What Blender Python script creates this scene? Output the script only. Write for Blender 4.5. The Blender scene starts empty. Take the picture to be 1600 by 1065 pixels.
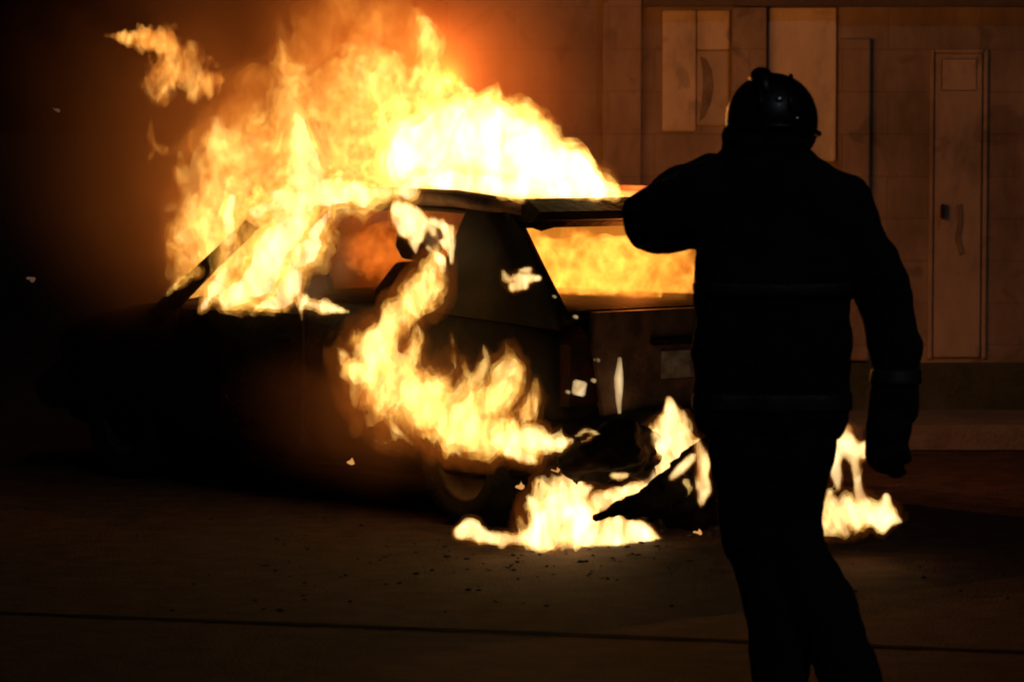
import bpy, bmesh, math, random
import numpy as np
from mathutils import Vector, Matrix

random.seed(7)
S = bpy.context.scene
COL = S.collection

# ------------------------------------------------------------------ camera
FPX, CAMH, HORIZON = 5200.0, 1.68, 200.0
PITCH = math.atan((532.5 - HORIZON) / FPX)
cam_d = bpy.data.cameras.new('camera')
cam = bpy.data.objects.new('camera', cam_d)
COL.objects.link(cam)
cam_d.sensor_width = 36.0
cam_d.lens = FPX * 36.0 / 1600.0
cam_d.clip_start = 0.1
cam_d.clip_end = 2000
cam.location = (0, 0, CAMH)
cam.rotation_euler = (math.pi / 2 - PITCH, 0, 0)
S.camera = cam
cam_d.dof.use_dof = True
cam_d.dof.focus_distance = 13.6
cam_d.dof.aperture_fstop = 5.6
S.cycles.filter_width = 2.0

# ------------------------------------------------------------------ night sky
W = bpy.data.worlds.new('World')
S.world = W
W.use_nodes = True
wn = W.node_tree
sky = wn.nodes.new('ShaderNodeTexSky')
sky.sky_type = 'NISHITA'
sky.sun_disc = False
sky.sun_elevation = math.radians(-6)
sky.sun_rotation = math.radians(170)
wn.links.new(sky.outputs[0], wn.nodes['Background'].inputs[0])
wn.nodes['Background'].inputs[1].default_value = 0.012

# weak sun lamp added behind the camera for helmet highlight and slight fill
fill_d = bpy.data.lights.new('camera_side_fill', 'SUN')
fill_d.energy = 0.10
fill_d.angle = math.radians(0.5)
fill_d.color = (0.85, 0.92, 1.0)
fill = bpy.data.objects.new('camera_side_fill', fill_d)
fill.rotation_euler = (math.radians(48), 0, math.radians(18))
COL.objects.link(fill)

S.view_settings.view_transform = 'Standard'
S.view_settings.look = 'None'
S.view_settings.exposure = 0.0
S.view_settings.gamma = 1.0
S.render.engine = 'CYCLES'
S.cycles.use_denoising = True
S.cycles.max_bounces = 6
S.cycles.diffuse_bounces = 1
S.cycles.glossy_bounces = 2
S.cycles.transmission_bounces = 4
S.cycles.transparent_max_bounces = 16
S.cycles.volume_bounces = 0
S.cycles.volume_max_steps = 256
S.cycles.sample_clamp_indirect = 4.0
S.cycles.use_light_tree = True

# ------------------------------------------------------------------ projection helpers (metres in the place)
_F = np.array([0, math.cos(PITCH), -math.sin(PITCH)])
_U = np.array([0, math.sin(PITCH), math.cos(PITCH)])
_R = np.array([1.0, 0, 0])
CAM = np.array([0, 0, CAMH])


def ray(px, py):
    return _F + _R * (px - 800) / FPX - _U * (py - 532.5) / FPX


def at(px, py, y):
    d = ray(px, py)
    return CAM + d * y / d[1]


def on_ground(px, py, z=0.0):
    d = ray(px, py)
    return CAM + d * (z - CAMH) / d[2]


# the car's own frame: x towards its nose, y towards the side that faces the camera
TH = math.radians(50)
CL, CW = 3.75, 1.62
AX = np.array([-math.cos(TH), math.sin(TH), 0])
AY = np.array([-math.sin(TH), -math.cos(TH), 0])
CC = on_ground(870, 847) + AX * CL / 2 - AY * CW / 2
CC[2] = 0


def car_pt(x, y, z):
    return CC + AX * x + AY * y + np.array([0, 0, z])


def on_side(px, py, v):
    """point of the vertical plane parallel to the car's side at local y = v"""
    d = ray(px, py)
    t = ((CC + AY * v - CAM) @ AY) / (d @ AY)
    return CAM + d * t


def on_back(px, py, u):
    """point of the vertical plane parallel to the car's tail at local x = u"""
    d = ray(px, py)
    t = ((CC + AX * u - CAM) @ AX) / (d @ AX)
    return CAM + d * t


# ------------------------------------------------------------------ object helpers
def tag(o, label=None, cat=None, group=None, kind=None):
    if label: o['label'] = label
    if cat: o['category'] = cat
    if group: o['group'] = group
    if kind: o['kind'] = kind
    return o


def empty(name, loc, rotz=0.0):
    o = bpy.data.objects.new(name, None)
    o.location = Vector(loc)
    o.rotation_euler = (0, 0, rotz)
    o.empty_display_size = 0.2
    COL.objects.link(o)
    return o


def obj(name, verts, faces, mat, parent=None, smooth=True, origin=None):
    me = bpy.data.meshes.new(name)
    v = np.asarray(verts, float)
    if origin is not None:
        v = v - np.asarray(origin)
    me.from_pydata([tuple(p) for p in v], [], [tuple(int(i) for i in f) for f in faces])
    me.validate()
    me.update()
    if smooth:
        me.polygons.foreach_set('use_smooth', [True] * len(me.polygons))
    o = bpy.data.objects.new(name, me)
    if mat: me.materials.append(mat)
    if origin is not None and parent is None:
        o.location = Vector(origin)
    if parent: o.parent = parent
    COL.objects.link(o)
    return o


def bm_obj(name, bm, mat, parent=None, smooth=False, bevel=0.0, seg=2):
    if bevel:
        bmesh.ops.bevel(bm, geom=[e for e in bm.edges if len(e.link_faces) == 2 and e.calc_face_angle(0) > 0.6],
                        offset=bevel, segments=seg, affect='EDGES', clamp_overlap=True)
    bmesh.ops.recalc_face_normals(bm, faces=bm.faces)
    me = bpy.data.meshes.new(name)
    bm.to_mesh(me)
    bm.free()
    if smooth:
        me.polygons.foreach_set('use_smooth', [True] * len(me.polygons))
    if mat: me.materials.append(mat)
    o = bpy.data.objects.new(name, me)
    if parent: o.parent = parent
    COL.objects.link(o)
    return o


def add_box(bm, c, s, rot=None):
    m = Matrix.Translation(Vector(c))
    if rot is not None: m = m @ rot
    m = m @ Matrix.Diagonal((s[0], s[1], s[2], 1))
    bmesh.ops.create_cube(bm, size=1, matrix=m)


def add_prism(bm, poly, axis, a, b):
    """extrude a 2-D outline along x, y or z between a and b"""
    def mk(p, t):
        if axis == 'y': return (p[0], t, p[1])
        if axis == 'x': return (t, p[0], p[1])
        return (p[0], p[1], t)
    v0 = [bm.verts.new(mk(p, a)) for p in poly]
    v1 = [bm.verts.new(mk(p, b)) for p in poly]
    bm.faces.new(v0)
    bm.faces.new(v1[::-1])
    n = len(poly)
    for i in range(n):
        bm.faces.new((v0[i], v0[(i + 1) % n], v1[(i + 1) % n], v1[i]))


def add_panel(bm, pts, thick, nrm):
    """closed slab over a polygon of 3-D points"""
    n = Vector(nrm).normalized() * thick
    v0 = [bm.verts.new(Vector(p)) for p in pts]
    v1 = [bm.verts.new(Vector(p) - n) for p in pts]
    bm.faces.new(v0)
    bm.faces.new(v1[::-1])
    k = len(pts)
    for i in range(k):
        bm.faces.new((v0[i], v0[(i + 1) % k], v1[(i + 1) % k], v1[i]))


def tube(pts, rads, seg=10, squash=1.0):
    """swept closed tube; returns verts, faces"""
    pts = [Vector(p) for p in pts]
    V, Fc = [], []
    up = Vector((0, 0, 1))
    for i, p in enumerate(pts):
        t = (pts[min(i + 1, len(pts) - 1)] - pts[max(i - 1, 0)]).normalized()
        a = t.cross(up)
        if a.length < 1e-3: a = t.cross(Vector((1, 0, 0)))
        a.normalize()
        b = a.cross(t).normalized()
        r = rads[i] if hasattr(rads, '__len__') else rads
        for k in range(seg):
            g = 2 * math.pi * k / seg
            V.append(p + a * (math.cos(g) * r) + b * (math.sin(g) * r * squash))
    n = len(pts)
    for i in range(n - 1):
        for k in range(seg):
            k2 = (k + 1) % seg
            Fc.append((i * seg + k, i * seg + k2, (i + 1) * seg + k2, (i + 1) * seg + k))
    Fc.append(tuple(range(seg))[::-1])
    Fc.append(tuple((n - 1) * seg + k for k in range(seg)))
    return V, Fc


def tri_fix(V, Fc):
    return [tuple(v) for v in V], Fc


def lathe(profile, seg=32, axis='y', c=(0, 0, 0)):
    """closed ring profile [(r, t), ...] turned round an axis"""
    V, Fc = [], []
    n = len(profile)
    for k in range(seg):
        g = 2 * math.pi * k / seg
        for r, t in profile:
            if axis == 'y': V.append((c[0] + r * math.cos(g), c[1] + t, c[2] + r * math.sin(g)))
            else: V.append((c[0] + r * math.cos(g), c[1] + r * math.sin(g), c[2] + t))
    for k in range(seg):
        k2 = (k + 1) % seg
        for i in range(n):
            j = (i + 1) % n
            Fc.append((k * n + i, k * n + j, k2 * n + j, k2 * n + i))
    return V, Fc


# ------------------------------------------------------------------ noise + implicit surfaces
_rng = np.random.default_rng(11)
_T = _rng.random((32, 32, 32))


def vnoise(P):
    i = np.floor(P).astype(int)
    f = P - i
    f = f * f * (3 - 2 * f)
    i0, i1 = i & 31, (i + 1) & 31
    x0, y0, z0 = i0[..., 0], i0[..., 1], i0[..., 2]
    x1, y1, z1 = i1[..., 0], i1[..., 1], i1[..., 2]
    fx, fy, fz = f[..., 0], f[..., 1], f[..., 2]
    a = _T[x0, y0, z0] * (1 - fx) + _T[x1, y0, z0] * fx
    b = _T[x0, y1, z0] * (1 - fx) + _T[x1, y1, z0] * fx
    c = _T[x0, y0, z1] * (1 - fx) + _T[x1, y0, z1] * fx
    d = _T[x0, y1, z1] * (1 - fx) + _T[x1, y1, z1] * fx
    return ((a * (1 - fy) + b * fy) * (1 - fz) + (c * (1 - fy) + d * fy) * fz) * 2 - 1


def fbm(P, octv=4, gain=0.55):
    s, a, t = 0, 1.0, 0
    for k in range(octv):
        s = s + a * vnoise(P * (2.03 ** k) + 7.3 * k)
        t += a
        a *= gain
    return s / t * 1.6


def nets(Fd, org, h):
    """closed surface F = 0 of a sampled field (positive inside), one vertex per mixed cell"""
    ins = Fd > 0
    nx, ny, nz = Fd.shape
    cnt = np.zeros((nx - 1, ny - 1, nz - 1), np.int8)
    for a in (0, 1):
        for b in (0, 1):
            for c in (0, 1):
                cnt += ins[a:nx - 1 + a, b:ny - 1 + b, c:nz - 1 + c]
    mix = (cnt > 0) & (cnt < 8)
    idx = -np.ones(mix.shape, int)
    cells = np.argwhere(mix)
    if not len(cells): return [], []
    idx[mix] = np.arange(len(cells))
    acc = np.zeros((len(cells), 3))
    num = np.zeros(len(cells))
    corners = [(a, b, c) for a in (0, 1) for b in (0, 1) for c in (0, 1)]
    for p in corners:
        for q in corners:
            if sum(q) - sum(p) == 1 and all(q[k] >= p[k] for k in range(3)):
                fp = Fd[cells[:, 0] + p[0], cells[:, 1] + p[1], cells[:, 2] + p[2]]
                fq = Fd[cells[:, 0] + q[0], cells[:, 1] + q[1], cells[:, 2] + q[2]]
                m = (fp > 0) != (fq > 0)
                t = np.where(m, fp / np.where(m, fp - fq, 1), 0)
                pos = np.array(p)[None] + t[:, None] * (np.array(q) - np.array(p))[None]
                acc[m] += pos[m]
                num[m] += 1
    V = (cells + acc / num[:, None]) * h + org
    faces = []
    for ax in range(3):
        o1, o2 = [(1, 2), (2, 0), (0, 1)][ax]
        sl0 = [slice(None)] * 3
        sl1 = [slice(None)] * 3
        sl0[ax] = slice(0, -1)
        sl1[ax] = slice(1, None)
        cross = ins[tuple(sl0)] != ins[tuple(sl1)]
        e = np.argwhere(cross)
        e = e[(e[:, o1] > 0) & (e[:, o2] > 0) & (e[:, o1] < Fd.shape[o1] - 1) & (e[:, o2] < Fd.shape[o2] - 1)]
        if not len(e): continue
        flip = ins[tuple(e.T)]
        c0 = e.copy()
        c1 = e.copy(); c1[:, o1] -= 1
        c2 = c1.copy(); c2[:, o2] -= 1
        c3 = e.copy(); c3[:, o2] -= 1
        q = np.stack([idx[tuple(c.T)] for c in (c0, c1, c2, c3)], 1)
        q[~flip] = q[~flip][:, ::-1]
        faces.append(q)
    return V, np.concatenate(faces)


def field(chains, h, pad=1.6, norm=True, k=0.0, margin=0.06):
    """chains: list of [(point, radius), ...]; returns F, origin. norm: 1 at the axis, 0 at the radius"""
    pts = np.array([p for ch in chains for p, r in ch])
    rad = np.array([r for ch in chains for p, r in ch])
    lo = (pts - rad[:, None] * pad).min(0) - margin
    hi = (pts + rad[:, None] * pad).max(0) + margin
    n = np.ceil((hi - lo) / h).astype(int) + 1
    Fd = np.full(n, -1.0)
    for ch in chains:
        segs = list(zip(ch[:-1], ch[1:])) if len(ch) > 1 else [(ch[0], ch[0])]
        for (p, r), (q, s) in segs:
            p, q = np.asarray(p, float), np.asarray(q, float)
            R = max(r, s) * pad + 2 * h + k
            a = np.maximum(np.floor((np.minimum(p, q) - R - lo) / h).astype(int), 0)
            b = np.minimum(np.ceil((np.maximum(p, q) + R - lo) / h).astype(int) + 1, n)
            sl = tuple(slice(a[i], b[i]) for i in range(3))
            X, Y, Z = np.meshgrid(*[lo[i] + h * np.arange(a[i], b[i]) for i in range(3)], indexing='ij')
            P = np.stack([X, Y, Z], -1)
            d = q - p
            L2 = d @ d
            t = np.clip(((P - p) @ d) / L2, 0, 1) if L2 > 1e-12 else np.zeros(X.shape)
            rr = r + (s - r) * t
            dist = np.linalg.norm(P - p - t[..., None] * d, axis=-1)
            v = 1 - dist / rr if norm else rr - dist
            old = Fd[sl]
            if k > 0:
                hm = np.clip(0.5 + 0.5 * (v - old) / k, 0, 1)
                Fd[sl] = np.where(old < -0.9, v, old * (1 - hm) + v * hm + k * hm * (1 - hm))
            else:
                Fd[sl] = np.maximum(old, v)
    return Fd, lo


def blob(chains, h, k=0.02, wrinkle=0.0, wscale=12.0):
    Fd, lo = field(chains, h, pad=1.25, norm=False, k=k, margin=0.03)
    if wrinkle:
        g = np.stack(np.meshgrid(*[lo[i] + h * np.arange(Fd.shape[i]) for i in range(3)], indexing='ij'), -1)
        near = np.abs(Fd) < 0.08
        Fd[near] += wrinkle * fbm(g[near] * np.array([1, 1, 1.6]) * wscale, 3)
    return nets(Fd, lo, h)


# ------------------------------------------------------------------ materials
def new_mat(name):
    m = bpy.data.materials.new(name)
    m.use_nodes = True
    return m, m.node_tree.nodes, m.node_tree.links


def surf(name, c1, c2=None, scale=6.0, rough=0.6, metal=0.0, bump=0.0, bscale=40.0, detail=5.0, coat=0.0, lo=0.35, hi=0.65, stretch=(1, 1, 1)):
    m, n, l = new_mat(name)
    b = n['Principled BSDF']
    b.inputs['Roughness'].default_value = rough
    b.inputs['Metallic'].default_value = metal
    b.inputs['Coat Weight'].default_value = coat
    b.inputs['Base Color'].default_value = (*c1, 1)
    tc = n.new('ShaderNodeTexCoord')
    mp = n.new('ShaderNodeMapping')
    mp.inputs['Scale'].default_value = stretch
    l.new(tc.outputs['Object'], mp.inputs[0])
    if c2:
        t = n.new('ShaderNodeTexNoise')
        t.inputs['Scale'].default_value = scale
        t.inputs['Detail'].default_value = detail
        t.inputs['Roughness'].default_value = 0.6
        r = n.new('ShaderNodeValToRGB')
        r.color_ramp.elements[0].position = lo
        r.color_ramp.elements[0].color = (*c1, 1)
        r.color_ramp.elements[1].position = hi
        r.color_ramp.elements[1].color = (*c2, 1)
        l.new(mp.outputs[0], t.inputs['Vector'])
        l.new(t.outputs[0], r.inputs[0])
        l.new(r.outputs[0], b.inputs['Base Color'])
    if bump:
        t = n.new('ShaderNodeTexNoise')
        t.inputs['Scale'].default_value = bscale
        t.inputs['Detail'].default_value = 6
        bp = n.new('ShaderNodeBump')
        bp.inputs['Strength'].default_value = bump
        bp.inputs['Distance'].default_value = 0.02
        l.new(mp.outputs[0], t.inputs['Vector'])
        l.new(t.outputs[0], bp.inputs['Height'])
        l.new(bp.outputs[0], b.inputs['Normal'])
    return m


def flame_mat(name, strength, lo=0.40, hi=0.66, scale=4.0, cool=(1, .19, .014), mid=(1, .40, .045), hot=(1, .62, .14),
              stretch=(1.0, 1.0, 0.5), floor=0.08, dist=0.9, step=0.6, tilt=0.0, detail=4.0, soot=0.0):
    """glowing gas: emission in a volume, broken into licks by a noise drawn out upwards"""
    m, n, l = new_mat(name)
    n.remove(n['Principled BSDF'])
    out = n['Material Output']
    tc = n.new('ShaderNodeTexCoord')
    mp = n.new('ShaderNodeMapping')
    mp.inputs['Scale'].default_value = stretch
    mp.inputs['Rotation'].default_value = (0, tilt, 0)
    l.new(tc.outputs['Object'], mp.inputs[0])
    t = n.new('ShaderNodeTexNoise')
    t.inputs['Scale'].default_value = scale
    t.inputs['Detail'].default_value = detail
    t.inputs['Roughness'].default_value = 0.62
    t.inputs['Distortion'].default_value = dist
    l.new(mp.outputs[0], t.inputs['Vector'])
    mr = n.new('ShaderNodeMapRange')
    mr.inputs['From Min'].default_value = lo
    mr.inputs['From Max'].default_value = hi
    l.new(t.outputs[0], mr.inputs['Value'])
    cr = n.new('ShaderNodeValToRGB')
    e = cr.color_ramp.elements
    e[0].position = 0.0; e[0].color = (*cool, 1)
    e[1].position = 1.0; e[1].color = (*hot, 1)
    x = e.new(0.45); x.color = (*mid, 1)
    l.new(mr.outputs[0], cr.inputs[0])
    pw = n.new('ShaderNodeMath'); pw.operation = 'POWER'; pw.inputs[1].default_value = 1.6
    l.new(mr.outputs[0], pw.inputs[0])
    ma = n.new('ShaderNodeMath'); ma.operation = 'MULTIPLY_ADD'
    ma.inputs[1].default_value = strength * (1 - floor); ma.inputs[2].default_value = strength * floor
    l.new(pw.outputs[0], ma.inputs[0])
    em = n.new('ShaderNodeEmission')
    l.new(cr.outputs[0], em.inputs[0])
    l.new(ma.outputs[0], em.inputs[1])
    if soot:
        ab = n.new('ShaderNodeVolumeAbsorption')
        ab.inputs['Color'].default_value = (0, 0, 0, 1)
        ab.inputs['Density'].default_value = soot
        ad = n.new('ShaderNodeAddShader')
        l.new(em.outputs[0], ad.inputs[0])
        l.new(ab.outputs[0], ad.inputs[1])
        l.new(ad.outputs[0], out.inputs['Volume'])
    else:
        l.new(em.outputs[0], out.inputs['Volume'])
    m.cycles.volume_step_rate = step
    return m


def smoke_mat(name, dens, color, radii, scale=1.2, lo=0.36, hi=0.72):
    """drifting smoke, thinning out towards the edge of an ellipsoid of the given radii round the object's origin"""
    m, n, l = new_mat(name)
    n.remove(n['Principled BSDF'])
    out = n['Material Output']
    tc = n.new('ShaderNodeTexCoord')
    t = n.new('ShaderNodeTexNoise')
    t.inputs['Scale'].default_value = scale
    t.inputs['Detail'].default_value = 4
    t.inputs['Distortion'].default_value = 0.8
    l.new(tc.outputs['Object'], t.inputs['Vector'])
    mr = n.new('ShaderNodeMapRange')
    mr.inputs['From Min'].default_value = lo
    mr.inputs['From Max'].default_value = hi
    mr.inputs['To Min'].default_value = .12 * dens
    mr.inputs['To Max'].default_value = dens
    l.new(t.outputs[0], mr.inputs['Value'])
    mp = n.new('ShaderNodeMapping')
    mp.inputs['Scale'].default_value = tuple(1 / v for v in radii)
    l.new(tc.outputs['Object'], mp.inputs[0])
    ln = n.new('ShaderNodeVectorMath'); ln.operation = 'LENGTH'
    l.new(mp.outputs[0], ln.inputs[0])
    fo = n.new('ShaderNodeMapRange'); fo.interpolation_type = 'SMOOTHSTEP'
    fo.inputs['From Min'].default_value = 1.0
    fo.inputs['From Max'].default_value = 0.25
    l.new(ln.outputs['Value'], fo.inputs['Value'])
    mu = n.new('ShaderNodeMath'); mu.operation = 'MULTIPLY'
    l.new(mr.outputs[0], mu.inputs[0]); l.new(fo.outputs[0], mu.inputs[1])
    pv = n.new('ShaderNodeVolumePrincipled')
    pv.inputs['Color'].default_value = (*color, 1)
    pv.inputs['Anisotropy'].default_value = 0.2
    l.new(mu.outputs[0], pv.inputs['Density'])
    l.new(pv.outputs[0], out.inputs['Volume'])
    m.cycles.volume_step_rate = .8
    return m


def glass_mat(name, tint, soot):
    m, n, l = new_mat(name)
    b = n['Principled BSDF']
    b.inputs['Base Color'].default_value = (.02, .013, .01, 1)
    b.inputs['Roughness'].default_value = 0.25
    tr = n.new('ShaderNodeBsdfTransparent')
    tr.inputs[0].default_value = (*tint, 1)
    tc = n.new('ShaderNodeTexCoord')
    t = n.new('ShaderNodeTexNoise')
    t.inputs['Scale'].default_value = 3.0
    t.inputs['Detail'].default_value = 5
    mr = n.new('ShaderNodeMapRange')
    mr.inputs['From Min'].default_value = 0.3
    mr.inputs['From Max'].default_value = 0.75
    mr.inputs['To Min'].default_value = soot * 0.4
    mr.inputs['To Max'].default_value = soot * 1.4
    l.new(tc.outputs['Object'], t.inputs['Vector'])
    l.new(t.outputs[0], mr.inputs['Value'])
    mx = n.new('ShaderNodeMixShader')
    l.new(mr.outputs[0], mx.inputs[0])
    l.new(tr.outputs[0], mx.inputs[1])
    l.new(b.outputs[0], mx.inputs[2])
    l.new(mx.outputs[0], n['Material Output'].inputs[0])
    return m


def glow_mat(name, col, strength):
    m, n, l = new_mat(name)
    b = n['Principled BSDF']
    b.inputs['Base Color'].default_value = (.05, .02, .01, 1)
    b.inputs['Emission Color'].default_value = (*col, 1)
    b.inputs['Emission Strength'].default_value = strength
    return m


M_asphalt = surf('asphalt', (.017, .0085, .006), (.052, .029, .02), scale=7, rough=.85, bump=1.0, bscale=70, detail=12, lo=.36, hi=.64)
M_seam = surf('tar_seam', (.004, .004, .004), rough=1.0)
M_seam.node_tree.nodes['Principled BSDF'].inputs['Specular IOR Level'].default_value = .05
M_kerb = surf('kerb_stone', (.10, .08, .065), (.16, .13, .105), scale=5, rough=.9, bump=.4)
M_pave = surf('pavement', (.07, .06, .05), (.12, .10, .085), scale=3, rough=.85, bump=.4)
M_paint = surf('burnt_paint', (.006, .005, .0045), (.022, .012, .008), scale=5, rough=.75, metal=.0, bump=.25, bscale=25, lo=.45, hi=.75)
M_paint.node_tree.nodes['Principled BSDF'].inputs['Specular IOR Level'].default_value = .1
M_bare = surf('burnt_bare_metal', (.05, .028, .02), (.16, .085, .05), scale=6, rough=.6, metal=.2, bump=.3, bscale=30)
M_plastic = surf('black_plastic', (.005, .0045, .004), (.012, .008, .006), scale=9, rough=.9, bump=.6, bscale=18)
M_plastic.node_tree.nodes['Principled BSDF'].inputs['Specular IOR Level'].default_value = .08
M_tyre = surf('tyre_rubber', (.006, .006, .006), (.014, .012, .011), scale=12, rough=1.0, bump=.4, bscale=60)
M_rim = surf('sooty_steel', (.02, .017, .015), (.07, .05, .04), scale=9, rough=.6, metal=.4)
M_seat = surf('charred_cloth', (.05, .03, .02), (.11, .06, .035), scale=12, rough=.95, bump=.5)
M_lens = surf('red_lens', (.03, .005, .004), (.010, .005, .004), scale=14, rough=.8)
M_lens.node_tree.nodes['Principled BSDF'].inputs['Specular IOR Level'].default_value = .1
M_glass_side = glass_mat('sooty_side_glass', (.62, .40, .27), .42)
M_glass_rear = glass_mat('tinted_rear_glass', (.9, .75, .6), .12)
M_ash = surf('ash', (.015, .013, .012), (.05, .042, .036), scale=20, rough=.9)
M_plate = surf('scorched_plate', (.3, .26, .2), (.1, .07, .05), scale=14, rough=.5)

for m_, v_ in ((M_tyre, .04), (M_rim, .1), (M_asphalt, .22), (M_bare, .2)):
    m_.node_tree.nodes['Principled BSDF'].inputs['Specular IOR Level'].default_value = v_

# ------------------------------------------------------------------ ground, kerb, pavement
def ground_sheet():
    bm = bmesh.new()
    xs = [-400, -60, -15, -8, -4, 0, 4, 8, 15, 60, 400]
    ys = [-60, 0, 6, 10, 14, 17.3]
    g = [[bm.verts.new((x, y, 0)) for x in xs] for y in ys]
    for j in range(len(ys) - 1):
        for i in range(len(xs) - 1):
            bm.faces.new((g[j][i], g[j][i + 1], g[j + 1][i + 1], g[j + 1][i]))
    # beyond the kerb line the same sheet runs on to the horizon
    a = [bm.verts.new((x, 900, 0)) for x in xs]
    for i in range(len(xs) - 1):
        bm.faces.new((g[-1][i], g[-1][i + 1], a[i + 1], a[i]))
    return bm


tag(bm_obj('ground', ground_sheet(), M_asphalt), kind='structure')

p0, p1 = on_ground(-300, 946), on_ground(1900, 1030)
bm = bmesh.new()
n = 60
d = (p1 - p0)
nn = np.array([-d[1], d[0], 0]) / np.linalg.norm(d)
prev = None
for i in range(n + 1):
    c = p0 + d * i / n + nn * random.uniform(-.004, .004)
    w = 0.026 * random.uniform(.6, 1.3)
    a = bm.verts.new((*(c - nn * w)[:2], .004)); b = bm.verts.new((*(c + nn * w)[:2], .004))
    if prev: bm.faces.new((prev[0], a, b, prev[1]))
    prev = (a, b)
tag(bm_obj('road_seam', bm, M_seam), kind='structure')

KERB_Y = 17.35
bm = bmesh.new()
for i in range(16):
    add_box(bm, (0.35 + i * 1.0, KERB_Y, .06), (.985, .14, .13))
tag(bm_obj('kerb', bm, M_kerb, bevel=.012), kind='structure')
bm = bmesh.new()
add_box(bm, (8.0, KERB_Y + .07 + .8, .055), (16.5, 1.6, .11))
tag(bm_obj('pavement', bm, M_pave), kind='structure')

# ------------------------------------------------------------------ wall behind, with boards and door
WALL_Y = 18.6


def wall_mat(name, base, dark, light):
    m, n, l = new_mat(name)
    b = n['Principled BSDF']
    b.inputs['Roughness'].default_value = 0.9
    tc = n.new('ShaderNodeTexCoord')
    mp = n.new('ShaderNodeMapping'); mp.inputs['Scale'].default_value = (1, 1, .45)
    l.new(tc.outputs['Object'], mp.inputs[0])
    t1 = n.new('ShaderNodeTexNoise'); t1.inputs['Scale'].default_value = 2.2; t1.inputs['Detail'].default_value = 7
    t1.inputs['Roughness'].default_value = .65
    l.new(mp.outputs[0], t1.inputs['Vector'])
    r = n.new('ShaderNodeValToRGB')
    e = r.color_ramp.elements
    e[0].position = .34; e[0].color = (*dark, 1)
    e[1].position = .68; e[1].color = (*light, 1)
    x = e.new(.5); x.color = (*base, 1)
    l.new(t1.outputs[0], r.inputs[0])
    # blotches where the surface has come away
    t2 = n.new('ShaderNodeTexNoise'); t2.inputs['Scale'].default_value = 3.4; t2.inputs['Detail'].default_value = 4
    t2.inputs['Distortion'].default_value = 1.2
    l.new(tc.outputs['Object'], t2.inputs['Vector'])
    mr = n.new('ShaderNodeMapRange'); mr.inputs['From Min'].default_value = .58; mr.inputs['From Max'].default_value = .66
    mr.inputs['To Max'].default_value = .45
    l.new(t2.outputs[0], mr.inputs['Value'])
    mx = n.new('ShaderNodeMix'); mx.data_type = 'RGBA'
    l.new(mr.outputs[0], mx.inputs['Factor'])
    l.new(r.outputs[0], mx.inputs['A'])
    mx.inputs['B'].default_value = (*[v * .55 for v in dark], 1)
    l.new(mx.outputs['Result'], b.inputs['Base Color'])
    if name == 'weathered_render':
        sx = n.new('ShaderNodeSeparateXYZ'); cx = n.new('ShaderNodeCombineXYZ')
        l.new(tc.outputs['Object'], sx.inputs[0]); l.new(sx.outputs['X'], cx.inputs['X']); l.new(sx.outputs['Z'], cx.inputs['Y'])
        bk_ = n.new('ShaderNodeTexBrick')
        bk_.inputs['Scale'].default_value = 1.0
        bk_.inputs['Brick Width'].default_value = .52
        bk_.inputs['Row Height'].default_value = .235
        bk_.inputs['Mortar Size'].default_value = .006
        bk_.inputs['Mortar Smooth'].default_value = .6
        bk_.inputs['Color1'].default_value = (1, 1, 1, 1)
        bk_.inputs['Color2'].default_value = (.84, .84, .84, 1)
        bk_.inputs['Mortar'].default_value = (.66, .64, .62, 1)
        l.new(cx.outputs[0], bk_.inputs['Vector'])
        m2 = n.new('ShaderNodeMix'); m2.data_type = 'RGBA'; m2.blend_type = 'MULTIPLY'
        m2.inputs['Factor'].default_value = .8
        l.new(mx.outputs['Result'], m2.inputs['A']); l.new(bk_.outputs['Color'], m2.inputs['B'])
        l.new(m2.outputs['Result'], b.inputs['Base Color'])
    bp = n.new('ShaderNodeBump'); bp.inputs['Strength'].default_value = .5; bp.inputs['Distance'].default_value = .02
    l.new(t1.outputs[0], bp.inputs['Height'])
    l.new(bp.outputs[0], b.inputs['Normal'])
    return m


M_wall = wall_mat('weathered_render', (.18, .13, .10), (.095, .07, .05), (.26, .2, .155))
M_board = wall_mat('pale_board', (.42, .34, .25), (.24, .19, .14), (.52, .43, .33))
M_board_low = wall_mat('dull_board', (.28, .22, .17), (.15, .12, .09), (.34, .27, .21))
M_board_dim = wall_mat('stained_board', (.40, .32, .24), (.20, .155, .115), (.48, .39, .29))
M_door = wall_mat('old_door_paint', (.24, .18, .145), (.13, .10, .08), (.32, .25, .2))
M_frame = surf('door_frame_wood', (.34, .27, .21), (.2, .15, .12), scale=8, rough=.8, stretch=(4, 4, .5))
M_dark = surf('dark_upper_band', (.05, .038, .03), (.09, .07, .055), scale=4, rough=.95, bump=.4)  # one dark tone for the band across the upper wall
M_moss = surf('mossy_plinth', (.022, .028, .014), (.05, .052, .026), scale=4, rough=.95, bump=.6)


def wx(px): return at(px, 400, WALL_Y)[0]
def wz(py): return at(800, py, WALL_Y)[2]


wall = empty('wall', (wx(1240), WALL_Y, 0))
tag(wall, 'weathered rendered wall behind the firefighter with pale boards and a door', 'wall')


def wall_box(name, x0, x1, y0, y1, front, back, mat, bevel=.006, parent=wall):
    """box on the wall from photo columns x0..x1, rows y0..y1; front/back in metres before the wall plane"""
    bm = bmesh.new()
    X0, X1, Z0, Z1 = wx(x0), wx(x1), wz(y1), wz(y0)
    add_box(bm, ((X0 + X1) / 2 - wall.location.x, -(front + back) / 2, (Z0 + Z1) / 2), (X1 - X0, front - back, Z1 - Z0))
    return bm_obj(name, bm, mat, parent, bevel=bevel)


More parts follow.
